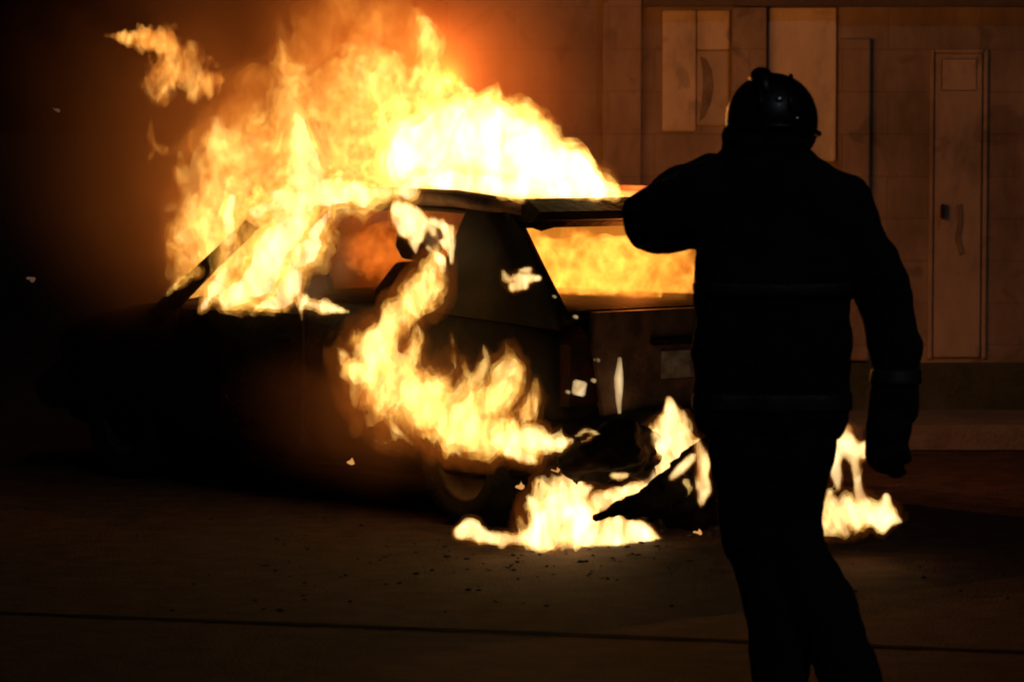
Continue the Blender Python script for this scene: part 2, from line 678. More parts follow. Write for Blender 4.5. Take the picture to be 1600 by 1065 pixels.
# the masonry itself, block courses cut as real joints
bm = bmesh.new()
Z0, Z1 = wz(566), 3.4
add_box(bm, ((wx(700) + wx(2300)) / 2 - wall.location.x, .15, (Z0 + Z1) / 2), (wx(2300) - wx(700), .3, Z1 - Z0))
bm_obj('masonry', bm, M_wall, wall)
bm = bmesh.new()
add_box(bm, ((wx(700) + wx(2300)) / 2 - wall.location.x, .11, Z0 / 2), (wx(2300) - wx(700), .34, Z0))
bm_obj('plinth', bm, M_moss, wall, bevel=.01)
wall_box('pier', 940, 1000, -60, 562, .10, 0, M_wall)
wall_box('pier', 1141, 1194, 13, 562, .11, 0, M_wall)
wall_box('pier', 1308, 1356, 62, 562, .06, 0, M_wall)
wall_box('board', 1034, 1086, 17, 205, .022, 0, M_board_dim)
wall_box('board', 1088, 1138, 17, 78, .026, 0, M_board_dim)
wall_box('board', 1088, 1138, 80, 196, .018, 0, M_board_low)
wall_box('board', 1198, 1304, 13, 252, .030, 0, M_board)
wall_box('upper_band', 1003, 1720, -60, 11, .12, 0, M_dark)
door = wall_box('door', 1459, 1532, 84, 558, .02, 0, M_door)
wall_box('door_frame', 1450, 1457, 78, 560, .024, 0, M_door)
wall_box('door_frame', 1534, 1541, 78, 560, .024, 0, M_door)
wall_box('door_frame', 1457, 1534, 78, 83, .032, 0, M_door)
wall_box('door_panel', 1468, 1523, 92, 142, .026, .018, M_board_low, parent=wall)
bm = bmesh.new()
add_box(bm, (wx(1470) - wall.location.x, -.055, wz(330)), (.02, .05, .09))
bm_obj('door_handle', bm, M_rim, wall, bevel=.008)

def stain(poly, proud, name='stain'):
    bm = bmesh.new()
    vs = [(wx(x) - wall.location.x, wz(y)) for x, y in poly]
    add_prism(bm, vs, 'y', -proud - .003, -proud + .001)
    bm_obj(name, bm, M_stain, wall)


M_stain = surf('soot_stain', (.08, .06, .045), (.16, .12, .09), scale=9, rough=.95)
stain([(1092, 88), (1102, 92), (1111, 110), (1114, 135), (1110, 160), (1101, 182), (1092, 190), (1095, 160), (1097, 135), (1096, 108)], .018)
stain([(1493, 320), (1500, 318), (1503, 345), (1498, 372), (1505, 395), (1498, 398), (1491, 372), (1495, 345)], .028)

# ------------------------------------------------------------------ the burning car
car = empty('burning_car', CC, math.atan2(AX[1], AX[0]))
tag(car, 'burning black hatchback on the road with flames pouring from its roof and windows', 'car')


def body_mesh():
    st = np.array([  # x, half width, belt, top, bottom
        (-1.875, .60, .60, .63, .36), (-1.855, .72, .76, .79, .30), (-1.81, .775, .88, .915, .25), (-1.7, .795, .93, .95, .22),
        (-1.4, .805, .94, .965, .19), (-.6, .81, .93, .96, .17), (.3, .81, .91, .94, .17), (.95, .805, .84, .88, .17),
        (1.25, .795, .825, .87, .18), (1.55, .765, .765, .81, .20), (1.74, .70, .70, .745, .23), (1.84, .62, .61, .65, .28), (1.875, .52, .50, .53, .34)])
    xs = np.concatenate([st[:3, 0], np.linspace(-1.76, 1.74, 36), st[-2:, 0]])
    pr = [np.interp(xs, st[:, 0], st[:, i]) for i in range(1, 5)]
    for a in pr:  # round the longitudinal curve
        b = a.copy(); a[3:-3] = (b[2:-4] + 2 * b[3:-3] + b[4:-2]) / 4
    bm = bmesh.new()
    xs = np.where(xs > .95, .95 + (xs - .95) * 1.36, xs)
    rings = []
    for x, w, zb, zt, z0 in zip(xs, *pr):
        h = zb - z0
        half = [(.80 * w, z0), (.93 * w, z0 + .05 * h), (.985 * w, z0 + .22 * h), (w, z0 + .45 * h), (.998 * w, z0 + .66 * h), (.97 * w, z0 + .86 * h),
                (.93 * w, z0 + .97 * h), (.86 * w, zb + .012), (.6 * w, zb + (zt - zb) * .6), (.3 * w, zb + (zt - zb) * .92)]
        ring = [(0, z0)] + half + [(0, zt)] + [(-y, z) for y, z in half[::-1]]
        rings.append([bm.verts.new((x, y, z)) for y, z in ring])
    m = len(rings[0])
    for a, b in zip(rings[:-1], rings[1:]):
        for i in range(m):
            bm.faces.new((a[i], a[(i + 1) % m], b[(i + 1) % m], b[i]))
    bm.faces.new(rings[0]); bm.faces.new(rings[-1][::-1])
    bmesh.ops.recalc_face_normals(bm, faces=bm.faces)
    return bm


def carve(o, cutters):
    """cut closed meshes out of o and keep the result as its mesh"""
    for i, cbm in enumerate(cutters):
        c = bm_obj('cutter', cbm, None)
        md = o.modifiers.new('cut', 'BOOLEAN')
        md.operation = 'DIFFERENCE'; md.solver = 'EXACT'; md.object = c
        bpy.context.view_layer.update()
        me = bpy.data.meshes.new_from_object(o.evaluated_get(bpy.context.evaluated_depsgraph_get()))
        o.modifiers.clear()
        o.data = me
        bpy.data.objects.remove(c)


AXLES = (-1.22, 1.38)
body = bm_obj('body', body_mesh(), M_paint, car, smooth=True)
cut = []
for ax in AXLES:
    for s in (-1, 1):
        b = bmesh.new()
        bmesh.ops.create_cone(b, cap_ends=True, segments=40, radius1=.345, radius2=.345, depth=.5,
                              matrix=Matrix.Translation((ax, s * .80, .29)) @ Matrix.Rotation(math.pi / 2, 4, 'X'))
        cut.append(b)
b = bmesh.new()
add_box(b, (-.35, 0, 1.0), (2.5, 1.30, 1.2))
cut.append(b)
carve(body, cut)

# roof: a shallow curved skin
def roof_mesh():
    bm = bmesh.new()
    xs = np.linspace(-1.52, .34, 12)
    ys = np.linspace(-1, 1, 9)
    top, bot = [], []
    for x in xs:
        t = (x + 1.52) / 1.86
        zc = 1.325 + .065 * math.sin(math.pi * (.12 + .80 * t)) - .03 * max(0, .12 - t) / .12
        w = .565 + .03 * math.sin(math.pi * t) + .07 * max(0, .5 - t)
        rt = [bm.verts.new((x, y * w, zc + .028 - .05 * abs(y) ** 3 + .006 * math.sin(7 * x + 5 * y))) for y in ys]
        rb = [bm.verts.new((x, y * w * .985, zc - .018 - .05 * abs(y) ** 3)) for y in ys]
        top.append(rt); bot.append(rb)
    for i in range(len(xs) - 1):
        for j in range(len(ys) - 1):
            bm.faces.new((top[i][j], top[i][j + 1], top[i + 1][j + 1], top[i + 1][j]))
            bm.faces.new((bot[i][j], bot[i + 1][j], bot[i + 1][j + 1], bot[i][j + 1]))
    for i in range(len(xs) - 1):
        for j in (0, len(ys) - 1):
            bm.faces.new((top[i][j], top[i + 1][j], bot[i + 1][j], bot[i][j]))
    for i in (0, len(xs) - 1):
        for j in range(len(ys) - 1):
            bm.faces.new((top[i][j], top[i][j + 1], bot[i][j + 1], bot[i][j]))
    return bm


bm_obj('roof', roof_mesh(), M_bare, car, smooth=True)
# spoiler lip over the rear window
bm = bmesh.new()
add_prism(bm, [(-1.62, 1.335), (-1.53, 1.388), (-1.40, 1.385), (-1.36, 1.345), (-1.42, 1.285), (-1.58, 1.298)], 'y', -.68, .68)
bm_obj('spoiler', bm, M_paint, car, bevel=.012)

for s in (1, -1):
    V, Fc = tube([(1.10, s * .735, .80), (.76, s * .67, 1.05), (.5, s * .615, 1.24), (.30, s * .565, 1.365)], [.045, .036, .034, .036], squash=1.1)
    obj('pillar', V, Fc, M_paint, car)
    V, Fc = tube([(.30, s * .57, 1.365), (-.5, s * .605, 1.385), (-1.0, s * .625, 1.38), (-1.5, s * .66, 1.345)], [.034, .038, .038, .036])
    obj('roof_rail', V, Fc, M_bare, car)
    V, Fc = tube([(.12, s * .765, .88), (-.02, s * .68, 1.15), (-.09, s * .61, 1.365)], [.028, .024, .026])
    obj('pillar', V, Fc, M_paint, car)
    # broad panel behind the rear side window
    bm = bmesh.new()
    add_panel(bm, [(-1.03, s * .775, .90), (-1.82, s * .765, .86), (-1.81, s * .755, .95), (-1.45, s * .685, 1.31), (-1.36, s * .66, 1.355), (-1.10, s * .63, 1.37), (-1.02, s * .70, 1.12)], .05, (0, s, .2))
    bm_obj('quarter_panel', bm, M_paint, car, bevel=.03, seg=3, smooth=True)
    # sill and door skins
    bm = bmesh.new()
    add_panel(bm, [(.84, s * .803, .84), (.80, s * .822, .55), (.74, s * .812, .27), (-.14, s * .816, .26), (-.18, s * .825, .55), (-.12, s * .80, .855)], .02, (0, s, 0))
    dr = bm_obj('door', bm, M_paint, car, bevel=.006)
    bm = bmesh.new()
    add_box(bm, (-.04, s * .835, .74), (.15, .03, .03))
    bm_obj('door_handle', bm, M_plastic, dr, bevel=.01)
    # lamps
    bm = bmesh.new()
    add_prism(bm, [(s * .60, .56), (s * .755, .55), (s * .745, .80), (s * .70, .88), (s * .62, .80)], 'x', -1.885, -1.80)
    bm_obj('taillight', bm, M_lens, car, bevel=.012)
    bm = bmesh.new()
    add_box(bm, (1.70, s * .56, .62), (.24, .24, .13))
    bmesh.ops.translate(bm, verts=bm.verts, vec=(.27, 0, 0))
    bm_obj('headlight', bm, M_plastic, car, bevel=.03, smooth=True)

# side glass left in the rear opening of the near side, sooty
for s in (1, -1):
    bm = bmesh.new()
    add_panel(bm, [(.03, s * .745, .925), (-1.06, s * .755, .915), (-1.04, s * .69, 1.13), (-1.12, s * .605, 1.345), (-.10, s * .612, 1.355)], .006, (0, s, .3))
    bm_obj('side_window', bm, M_glass_side, car)
# tailgate
bm = bmesh.new()
add_prism(bm, [(-.58, .50), (.58, .50), (.64, .80), (.62, .93), (-.62, .93), (-.64, .80)], 'x', -1.905, -1.86)
gate = bm_obj('tailgate', bm, M_bare, car, bevel=.012)
bm = bmesh.new()
TL, TR, BL, BR = (-1.46, .64, 1.285), (-1.46, -.64, 1.285), (-1.83, .71, .93), (-1.83, -.71, .93)
def lerp(a, b, t): return tuple(a[i] + (b[i] - a[i]) * t for i in range(3))
add_panel(bm, [TL, TR, BR, BL], .006, (-1, 0, .9))
bm_obj('rear_window', bm, M_glass_rear, gate)
V, Fc = tube([lerp(TL, TR, .5), TL, BL, lerp(BL, BR, .5)], .007, 8)
V += [Vector((v[0], -v[1], v[2])) for v in V]
Fc += [tuple(i + len(V) // 2 for i in f)[::-1] for f in Fc]
V = [v + Vector((.02, 0, .0)) for v in V]
obj('lit_rim', V, Fc, M_plate, gate)  # pale rim added to stand for the fire-lit glass edge
bm = bmesh.new()
o = .06
fr = [(-1.445, .675, 1.31), (-1.445, -.675, 1.31), (-1.865, -.75, .90), (-1.865, .75, .90)]
inn = [TL, TR, BR, BL]
for i in range(4):
    j = (i + 1) % 4
    add_panel(bm, [fr[i], fr[j], inn[j], inn[i]], .035, (-1, 0, .9))
bm_obj('window_frame', bm, M_paint, gate)
bm = bmesh.new()
add_box(bm, (-1.912, 0.02, .70), (.012, .50, .115))
bm_obj('number_plate', bm, M_plate, gate, bevel=.003)
bm = bmesh.new()
add_box(bm, (-1.915, 0.02, .80), (.03, .62, .035))
bm_obj('plate_trim', bm, M_plastic, gate, bevel=.008)
# what is left of the rear bumper
V, Fc = tube([(-1.70, .84, .42), (-1.88, .70, .43), (-1.95, .35, .45), (-1.96, -.1, .44), (-1.95, -.45, .43), (-1.86, -.74, .42)],
             [.08, .10, .11, .12, .10, .08], seg=12, squash=.75)
V = [tuple(Vector(v) + Vector((.01 * math.sin(v[1] * 31), 0, .018 * math.sin(v[1] * 23 + 1)))) for v in V]
obj('rear_bumper', V, Fc, M_plastic, car)
V, Fc = tube([(1.92, .80, .40), (2.12, .62, .40), (2.22, .2, .40), (2.22, -.2, .40), (2.12, -.62, .40), (1.92, -.80, .40)], [.10, .12, .12, .12, .12, .10], seg=12)
obj('front_bumper', V, Fc, M_plastic, car)
# bonnet, heaved up a little at the scuttle
bm = bmesh.new()
xs = np.linspace(1.08, 2.02, 8); ys = np.linspace(-1, 1, 9)
g = [[None] * 9 for _ in xs]
g2 = [[None] * 9 for _ in xs]
for i, x in enumerate(xs):
    t = (x - 1.08) / .94
    for j, y in enumerate(ys):
        z = .905 - .165 * t ** 1.25 - .045 * y * y + .012 * math.sin(5 * y + 6 * t)
        g[i][j] = bm.verts.new((x, y * (.70 - .10 * t * t), z))
        g2[i][j] = bm.verts.new((x, y * (.70 - .10 * t * t), z - .02))
for i in range(7):
    for j in range(8):
        bm.faces.new((g[i][j], g[i][j + 1], g[i + 1][j + 1], g[i + 1][j]))
        bm.faces.new((g2[i][j], g2[i + 1][j], g2[i + 1][j + 1], g2[i][j + 1]))
    for j in (0, 8):
        bm.faces.new((g[i][j], g[i + 1][j], g2[i + 1][j], g2[i][j]))
for i in (0, 7):
    for j in range(8):
        bm.faces.new((g[i][j], g[i][j + 1], g2[i][j + 1], g2[i][j]))
bm_obj('bonnet', bm, M_paint, car, smooth=True)

# wheels
def make_wheel(ax, s):
    w = empty('wheel', (ax, s * .70, .285)); w.parent = car
    hw = .09
    V, Fc = lathe([(.185, -hw), (.255, -hw), (.282, -hw * .7), (.285, 0), (.282, hw * .7), (.255, hw), (.185, hw), (.18, 0)], 40)
    obj('tyre', V, Fc, M_tyre, w)
    V, Fc = lathe([(.0005, s * .03), (.05, s * .055), (.06, s * .035), (.13, s * .02), (.165, s * .055), (.186, s * .075), (.186, -s * .08), (.17, -s * .08), (.15, -s * .02), (.0005, -s * .02)], 40)
    obj('rim', V, Fc, M_rim, w)
for ax in AXLES:
    for s in (1, -1): make_wheel(ax, s)

# seats
for s in (1, -1):
    st = empty('seat', (-.1, s * .34, .35)); st.parent = car
    bm = bmesh.new()
    add_box(bm, (.16, 0, .12), (.5, .46, .16))
    bm_obj('cushion', bm, M_seat, st, bevel=.05, smooth=True)
    V, Fc = tube([(-.08, 0, .16), (-.15, 0, .35), (-.24, 0, .60), (-.28, 0, .72)], [.19, .22, .21, .13], seg=14, squash=.38)
    obj('backrest', V, Fc, M_seat, st)
    V, Fc = tube([(-.27, 0, .755), (-.29, 0, .80), (-.31, 0, .87), (-.32, 0, .92)], [.09, .13, .13, .07], seg=14, squash=.5)
    obj('headrest', V, Fc, M_seat, st)
bm = bmesh.new()
add_box(bm, (-1.05, 0, .46), (.46, 1.1, .16))
add_box(bm, (-1.33, 0, .68), (.13, 1.1, .42), Matrix.Rotation(-.2, 4, 'Y'))
bm_obj('rear_bench', bm, M_seat, car, bevel=.04)
bm = bmesh.new()
add_box(bm, (.78, 0, .78), (.26, 1.28, .18))
bm_obj('dashboard', bm, M_plastic, car, bevel=.05)
bm = bmesh.new()
bmesh.ops.create_circle(bm, segments=8, radius=.016)
bm.free()
V, Fc = [], []
for k in range(24):
    g_ = 2 * math.pi * k / 24
    for q in range(6):
        e_ = 2 * math.pi * q / 6
        r_ = .18 + .015 * math.cos(e_)
        V.append((.50 + .015 * math.sin(e_) + .3 * r_ * math.sin(g_) * .4, .34 + r_ * math.cos(g_), .90 + r_ * math.sin(g_)))
for k in range(24):
    for q in range(6):
        a, b = k * 6 + q, k * 6 + (q + 1) % 6
        c_, d_ = ((k + 1) % 24) * 6 + (q + 1) % 6, ((k + 1) % 24) * 6 + q
        Fc.append((a, b, c_, d_))
obj('steering_wheel', V, Fc, M_plastic, car)

# ------------------------------------------------------------------ debris at the tail
def debris(name, chain, mat, label, cat, k=.02, wr=.045):
    V, Fc = blob([chain] if not isinstance(chain[0], list) else chain, .012, k, wr, 13)
    b = np.array(V)
    o = b.mean(0); o[2] = b[:, 2].min()
    ob = obj(name, V, Fc, mat, origin=o)
    return tag(ob, label, cat)


def gb(px, py, u): return on_back(px, py, u)
debris('torn_bumper', [[(gb(932, 808, -2.32), .016), (gb(955, 800, -2.33), .022), (gb(985, 787, -2.34), .028), (gb(1030, 757, -2.34), .032), (gb(1075, 717, -2.34), .030), (gb(1130, 668, -2.33), .030)],
                       [(gb(985, 800, -2.32), .03), (gb(1030, 785, -2.33), .045), (gb(1080, 752, -2.33), .05), (gb(1135, 700, -2.33), .045)],
                       [(gb(1015, 806, -2.31), .025), (gb(1060, 792, -2.32), .05), (gb(1130, 745, -2.32), .06)],
                       [(gb(1040, 815, -2.31), .025), (gb(1090, 808, -2.31), .05), (gb(1140, 790, -2.31), .05)]],
       M_plastic, 'torn black bumper strip hanging aslant behind the burning car', 'car part', .012, .016)
debris('melted_bumper_cover', [[(gb(890, 722, -2.10), .04), (gb(930, 690, -2.12), .055), (gb(975, 676, -2.12), .06), (gb(1012, 690, -2.10), .04)],
                               [(gb(895, 728, -2.12), .04), (gb(935, 712, -2.15), .06), (gb(980, 704, -2.15), .065), (gb(1015, 715, -2.12), .04)],
                               [(gb(900, 742, -2.10), .035), (gb(945, 736, -2.12), .05), (gb(985, 730, -2.12), .05), (gb(1010, 738, -2.10), .03)]],
       M_plastic, 'ribbed melted black bumper cover sagging under the tailgate', 'car part', .012, .022)
bm = bmesh.new()
for i in range(300):
    p = on_ground(random.gauss(930, 260), 0 + random.uniform(800, 905)) if i % 3 else on_ground(random.uniform(250, 1600), random.uniform(745, 960))
    q = random.uniform(.003, .010)
    m_ = Matrix.Translation((p[0], p[1], q * .35)) @ Matrix.Rotation(random.uniform(0, 6.3), 4, 'Z') @ Matrix.Rotation(random.uniform(-.5, .5), 4, 'X') @ Matrix.Diagonal((q * random.uniform(.8, 2.2), q, q * random.uniform(.3, .8), 1))
    bmesh.ops.create_icosphere(bm, subdivisions=1, radius=1.0, matrix=m_)
tag(bm_obj('ash_and_grit', bm, M_ash), 'dark ash and broken bits strewn on the road round the car', 'ash', kind='stuff')

# ------------------------------------------------------------------ flames
F_HAZE = flame_mat('gas_haze_glow', .62, lo=.30, hi=.75, scale=1.8, floor=.15, cool=(1, .20, .015), mid=(1, .22, .02), hot=(1, .26, .03), step=.8, detail=3)  # faint gas emission, also standing in for fire-lit smoke round the blaze
F_GLOW = flame_mat('gas_halo_glow', .9, lo=.30, hi=.75, scale=4, floor=.3, cool=(1, .19, .014), mid=(1, .22, .02), hot=(1, .26, .03), step=.8, detail=3)  # same for the licks: emission painted as the lit haze round them
F_VEIL = flame_mat('flame_veil', 8.5, lo=.37, hi=.67, scale=7.0, floor=.07, soot=2.6, dist=1.8, detail=5, stretch=(1, 1, .8))
F_BODY = flame_mat('flame_body', 19.0, lo=.37, hi=.63, scale=8.0, floor=.10, soot=2.5, dist=1.8, detail=5, stretch=(1, 1, .8))
F_CORE = flame_mat('flame_core', 22.0, lo=.38, hi=.62, scale=5.0, floor=.12, hot=(1, .68, .24), mid=(1, .5, .1), dist=1.4, detail=5)
F_LICK = flame_mat('flame_lick', 12.0, lo=.38, hi=.62, scale=11.0, floor=.06, stretch=(1, 1, .6), soot=1.0, dist=1.3, detail=5)
F_DIM = flame_mat('dull_flame', 3.8, lo=.34, hi=.68, scale=6.0, floor=.10, soot=1.6, cool=(1, .18, .012), mid=(1, .27, .025), hot=(1, .42, .07), dist=1.8, detail=5)
F_PUFF = flame_mat('puff_flame', 19.0, lo=.40, hi=.64, scale=12.0, floor=.10, cool=(1, .20, .016), mid=(1, .30, .035), hot=(1, .52, .11), dist=1.5, detail=5)
F_LICKCORE = flame_mat('flame_lick_core', 24.0, lo=.35, hi=.58, scale=11.0, floor=.12, hot=(1, .66, .21), mid=(1, .47, .08), soot=4.5, dist=1.2)
F_HOT = flame_mat('white_hot_flame', 30.0, lo=.3, hi=.58, scale=11.0, floor=.4, hot=(1, .74, .40), mid=(1, .62, .24), cool=(1, .45, .1), soot=6)
F_CABIN = flame_mat('cabin_flame', 1.7, lo=.30, hi=.72, scale=3.0, floor=.25, cool=(1, .25, .02))


def pieces(V, Fq, least, most):
    """the separate closed pieces of a surface, largest first; most = 0 keeps them together"""
    lab = np.arange(len(V))
    while True:
        m = lab[Fq].min(1)
        new = lab.copy()
        np.minimum.at(new, Fq.ravel(), np.repeat(m, 4))
        new = new[new]
        if (new == lab).all(): break
        lab = new
    ids, cnt = np.unique(lab, return_counts=True)
    order = [i for i in np.argsort(-cnt) if cnt[i] >= least]
    sel = [np.isin(lab, ids[order])] if most == 0 else [lab == ids[i] for i in order[:most]]
    out = []
    for s in sel:
        idx = np.cumsum(s) - 1
        out.append((V[s], idx[Fq[s[Fq[:, 0]]]]))
    return out


def fire(name, label, chains, h, mats, isos, amp=.45, nscale=5.0, rise=.55, lights=(), warp=.0, group=None):
    """one fire: nested closed shells of glowing gas, the outer one carrying the inner ones"""
    Fd, lo = field(chains, h, pad=1.75 if len(mats) < 4 else 2.1)
    g = np.stack(np.meshgrid(*[lo[i] + h * np.arange(Fd.shape[i]) for i in range(3)], indexing='ij'), -1)
    near = Fd > -.95
    q = g[near] * np.array([1, 1, rise]) * nscale
    q = q + .5 * np.stack([vnoise(q + 3.1), vnoise(q + 9.7), vnoise(q + 15.3)], -1)
    Fd[near] += amp * fbm(q, 5)
    for ax in range(3):  # keep the border empty so the shells close
        s = [slice(None)] * 3
        s[ax] = 0; Fd[tuple(s)] = -1
        s[ax] = -1; Fd[tuple(s)] = -1
    root, base = None, None
    names = (name, 'inner_flame', 'flame_core') if len(mats) < 4 else (name, 'flame_veil', 'inner_flame', 'flame_core')
    shells = []
    for k_, (nm, m, iso) in enumerate(zip(names, mats, isos)):
        V, Fc = nets(Fd - iso, lo, h)
        if len(V) == 0: continue
        for V_, F_ in pieces(np.array(V), np.array(Fc), 60 if k_ else 16, 8 if k_ else 16):
            shells.append((nm if k_ or not shells else 'flame_tongue', m, V_, F_))
    for nm, m, V, Fc in shells:
        if root is None:
            base = V.mean(0); base[2] = V[:, 2].min()
            root = obj(nm, V, Fc, m, origin=base)
            tag(root, label, 'fire', group)
        else:
            obj(nm, V, Fc, m, parent=root, origin=base)
    for p, e in lights:
        ld = bpy.data.lights.new('firelight', 'POINT')
        ld.energy = e
        ld.color = (1.0, .30, .06)
        ld.shadow_soft_size = 0.0
        lo_ = bpy.data.objects.new('firelight', ld)
        lo_.location = Vector(p) - Vector(base)
        lo_.parent = root
        COL.objects.link(lo_)
    return root


def ch(plane, v, *pts, s=350.0):
    """chain of (column, row, radius in photo pixels[, extra depth]) on a plane of the car"""
    out = []
    for p in pts:
        e = p[3] if len(p) > 3 else 0
        P = at(p[0], p[1], v) if plane == 'Y' else (on_side(p[0], p[1], v + e) if plane == 'side' else on_back(p[0], p[1], v + e))
        out.append((P, p[2] / s))
    return out


sd = lambda v, *p: ch('side', v, *p)
bk = lambda v, *p: ch('back', v, *p)
yy = lambda v, *p: ch('Y', v, *p)

# the great blaze over roof and windscreen
fire('roof_fire', 'towering yellow blaze rising over the whole roof of the burning car', [
    sd(.1, (305, 430, 42), (300, 360, 44), (296, 290, 26), (280, 240, 8)),
    sd(.2, (360, 400, 60), (355, 310, 66), (350, 250, 50), (338, 190, 14)),
    sd(-.1, (420, 350, 76), (400, 250, 76), (400, 190, 46), (385, 150, 14)),
    sd(.0, (470, 300, 80), (462, 210, 80), (455, 140, 50), (445, 100, 22), (438, 60, 6)),
    sd(-.2, (560, 260, 90), (555, 190, 90), (550, 130, 56), (540, 100, 16)),
    sd(-.1, (610, 240, 85), (612, 150, 66), (612, 95, 30)),
    sd(.05, (655, 250, 80), (672, 165, 58), (682, 105, 34), (670, 55, 16), (648, 15, 6)),
    sd(-.05, (740, 245, 66), (742, 195, 50), (728, 150, 12)),
    sd(.0, (830, 258, 52), (845, 222, 32), (862, 188, 8)),
    sd(-.1, (880, 282, 34), (930, 290, 22), (975, 305, 6)),
], .021, (F_HAZE, F_VEIL, F_BODY, F_CORE), (-.55, -.02, .24, .60), amp=.80, nscale=7.5, rise=.75,
    lights=[(car_pt(.75, -.3, 1.75), 40), (car_pt(.2, -.3, 1.9), 50), (car_pt(-.5, -.4, 1.95), 54), (car_pt(-1.0, -.4, 1.72), 46)])
fire('smoky_flame', 'dull orange smoky flame at the very top of the blaze', [
    sd(-.2, (470, 130, 60), (500, 80, 62), (560, 50, 58), (620, 60, 50), (650, 110, 40)),
    sd(-.2, (520, 60, 50), (540, 10, 34), (560, -25, 14)), sd(-.2, (610, 40, 44), (625, -10, 16)), sd(-.1, (450, 90, 34), (438, 40, 10)),
    sd(-.1, (400, 170, 50), (360, 175, 40), (330, 200, 26), (300, 240, 18)), sd(-.1, (420, 130, 40), (370, 125, 24), (335, 130, 14)), sd(.0, (330, 190, 16), (290, 230, 12), (262, 240, 8)),
], .024, (F_HAZE, F_DIM, F_DIM), (-.5, -.05, .35), amp=.8, nscale=6, rise=.9)
fire('roof_edge_fire', 'white-hot sheet of fire lying along the rear half of the car roof', [
    sd(.32, (620, 258, 40), (710, 212, 70), (800, 230, 62), (880, 268, 38), (965, 305, 10)),
    sd(.50, (650, 284, 22), (740, 287, 22), (820, 293, 18)), bk(-1.50, (790, 298, 16), (880, 300, 18), (950, 308, 12), (985, 315, 5)),
    sd(.2, (800, 280, 26), (900, 292, 18)),
    sd(.3, (730, 205, 44), (745, 165, 16)),
], .024, (F_BODY, F_CORE, F_HOT), (-.12, .08, .36), amp=.62, nscale=10)
fire('windscreen_fire', 'bright fire bursting out of the front window and broken windscreen', [
    sd(.86, (312, 486, 8), (332, 458, 18), (352, 418, 26), (362, 350, 40), (358, 300, 30), (345, 240, 8)),
    sd(.80, (350, 470, 18), (400, 440, 46), (430, 390, 60), (470, 330, 56), (470, 240, 36), (462, 160, 10)),
    sd(.80, (400, 480, 16), (440, 470, 18), (475, 400, 32), (512, 335, 20)),
    sd(.76, (400, 330, 46), (480, 308, 40), (560, 300, 30), (640, 300, 22)),
    sd(.6, (462, 320, 36), (464, 250, 32), (456, 180, 12)), sd(.86, (258, 462, 5), (270, 452, 7), (285, 440, 10), (305, 425, 14)),
], .020, (F_VEIL, F_BODY, F_HOT), (-.05, .30, .60), amp=.65, nscale=9, rise=.6,
    lights=[(car_pt(.85, .3, 1.25), 14)])
fire('cabin_fire', 'orange fire filling the inside of the car behind its rear window', [
    [(car_pt(.5, 0, 1.1), .22), (car_pt(-.3, .1, 1.08), .32), (car_pt(-1.1, .1, 1.05), .32), (car_pt(-1.5, 0, 1.0), .2)],
    [(car_pt(-1.0, .35, 1.05), .25), (car_pt(-1.3, -.35, 1.05), .26), (car_pt(-.3, -.35, 1.05), .26)],
], .03, (F_CABIN, F_BODY), (0, .45), amp=.3, nscale=5,
    lights=[(car_pt(-.9, 0, 1.1), 8), (car_pt(-1.35, -.1, 1.12), 16)])
fire('side_fire', 'ragged flame running down the car side to the rear wheel', [
    sd(.90, (684, 385, 10), (680, 420, 22), (668, 455, 26), (640, 480, 24), (608, 510, 30), (588, 560, 46), (625, 608, 52), (690, 640, 46), (760, 668, 36), (830, 690, 24)),
    sd(.92, (580, 580, 26), (545, 580, 16), (533, 550, 7), (525, 540, 3)),
    sd(.92, (750, 640, 28), (785, 605, 30), (795, 565, 20), (790, 535, 5)),
    sd(.94, (690, 610, 26), (712, 575, 10), (704, 515, 3)), sd(.93, (640, 560, 22), (655, 530, 10), (648, 505, 4)),
    sd(.92, (700, 650, 30), (760, 690, 22), (800, 705, 12)), sd(.93, (730, 585, 8), (722, 560, 4)),
    sd(.94, (810, 660, 24), (835, 625, 13), (838, 590, 4)),
    sd(.96, (590, 635, 10), (615, 665, 8), (642, 692, 4)),
    sd(.92, (740, 600, 12), (760, 560, 8), (755, 540, 3)),
], .013, (F_GLOW, F_LICK, F_LICKCORE), (-.6, .02, .36), amp=.85, nscale=12, rise=.5,
    lights=[(car_pt(-.55, 1.1, .75), 1.0), (car_pt(-1.0, 1.1, .55), 1.0)])
fire('wheel_arch_fire', 'white flame licking over the top of the rear wheel arch', [
    sd(1.0, (775, 690, 14), (820, 685, 18), (870, 693, 15), (893, 688, 5)),
    sd(1.0, (800, 700, 12), (825, 715, 9), (840, 722, 4)),
], .014, (F_GLOW, F_LICKCORE, F_HOT), (-.5, -.05, .35), amp=.9, nscale=20)
fire('window_edge_fire', 'dripping white flames at the upper corner of the rear side window', [
    sd(.72, (618, 330, 14), (635, 350, 15), (648, 375, 9), (650, 395, 3)),
    sd(.74, (640, 335, 16), (668, 350, 11), (685, 375, 8), (700, 385, 6)),
    sd(.74, (690, 345, 5), (697, 365, 6), (703, 395, 4), (706, 415, 2)),
    sd(.74, (668, 385, 6), (690, 405, 7), (692, 425, 3)), sd(.74, (625, 325, 14), (650, 350, 16), (655, 372, 8)),
    sd(.76, (675, 345, 8), (700, 360, 8), (708, 385, 6), (706, 410, 4)), sd(.76, (710, 385, 5), (714, 360, 3)),
], .011, (F_GLOW, F_LICKCORE, F_HOT), (-.5, -.05, .2), amp=.75, nscale=17, rise=.5)
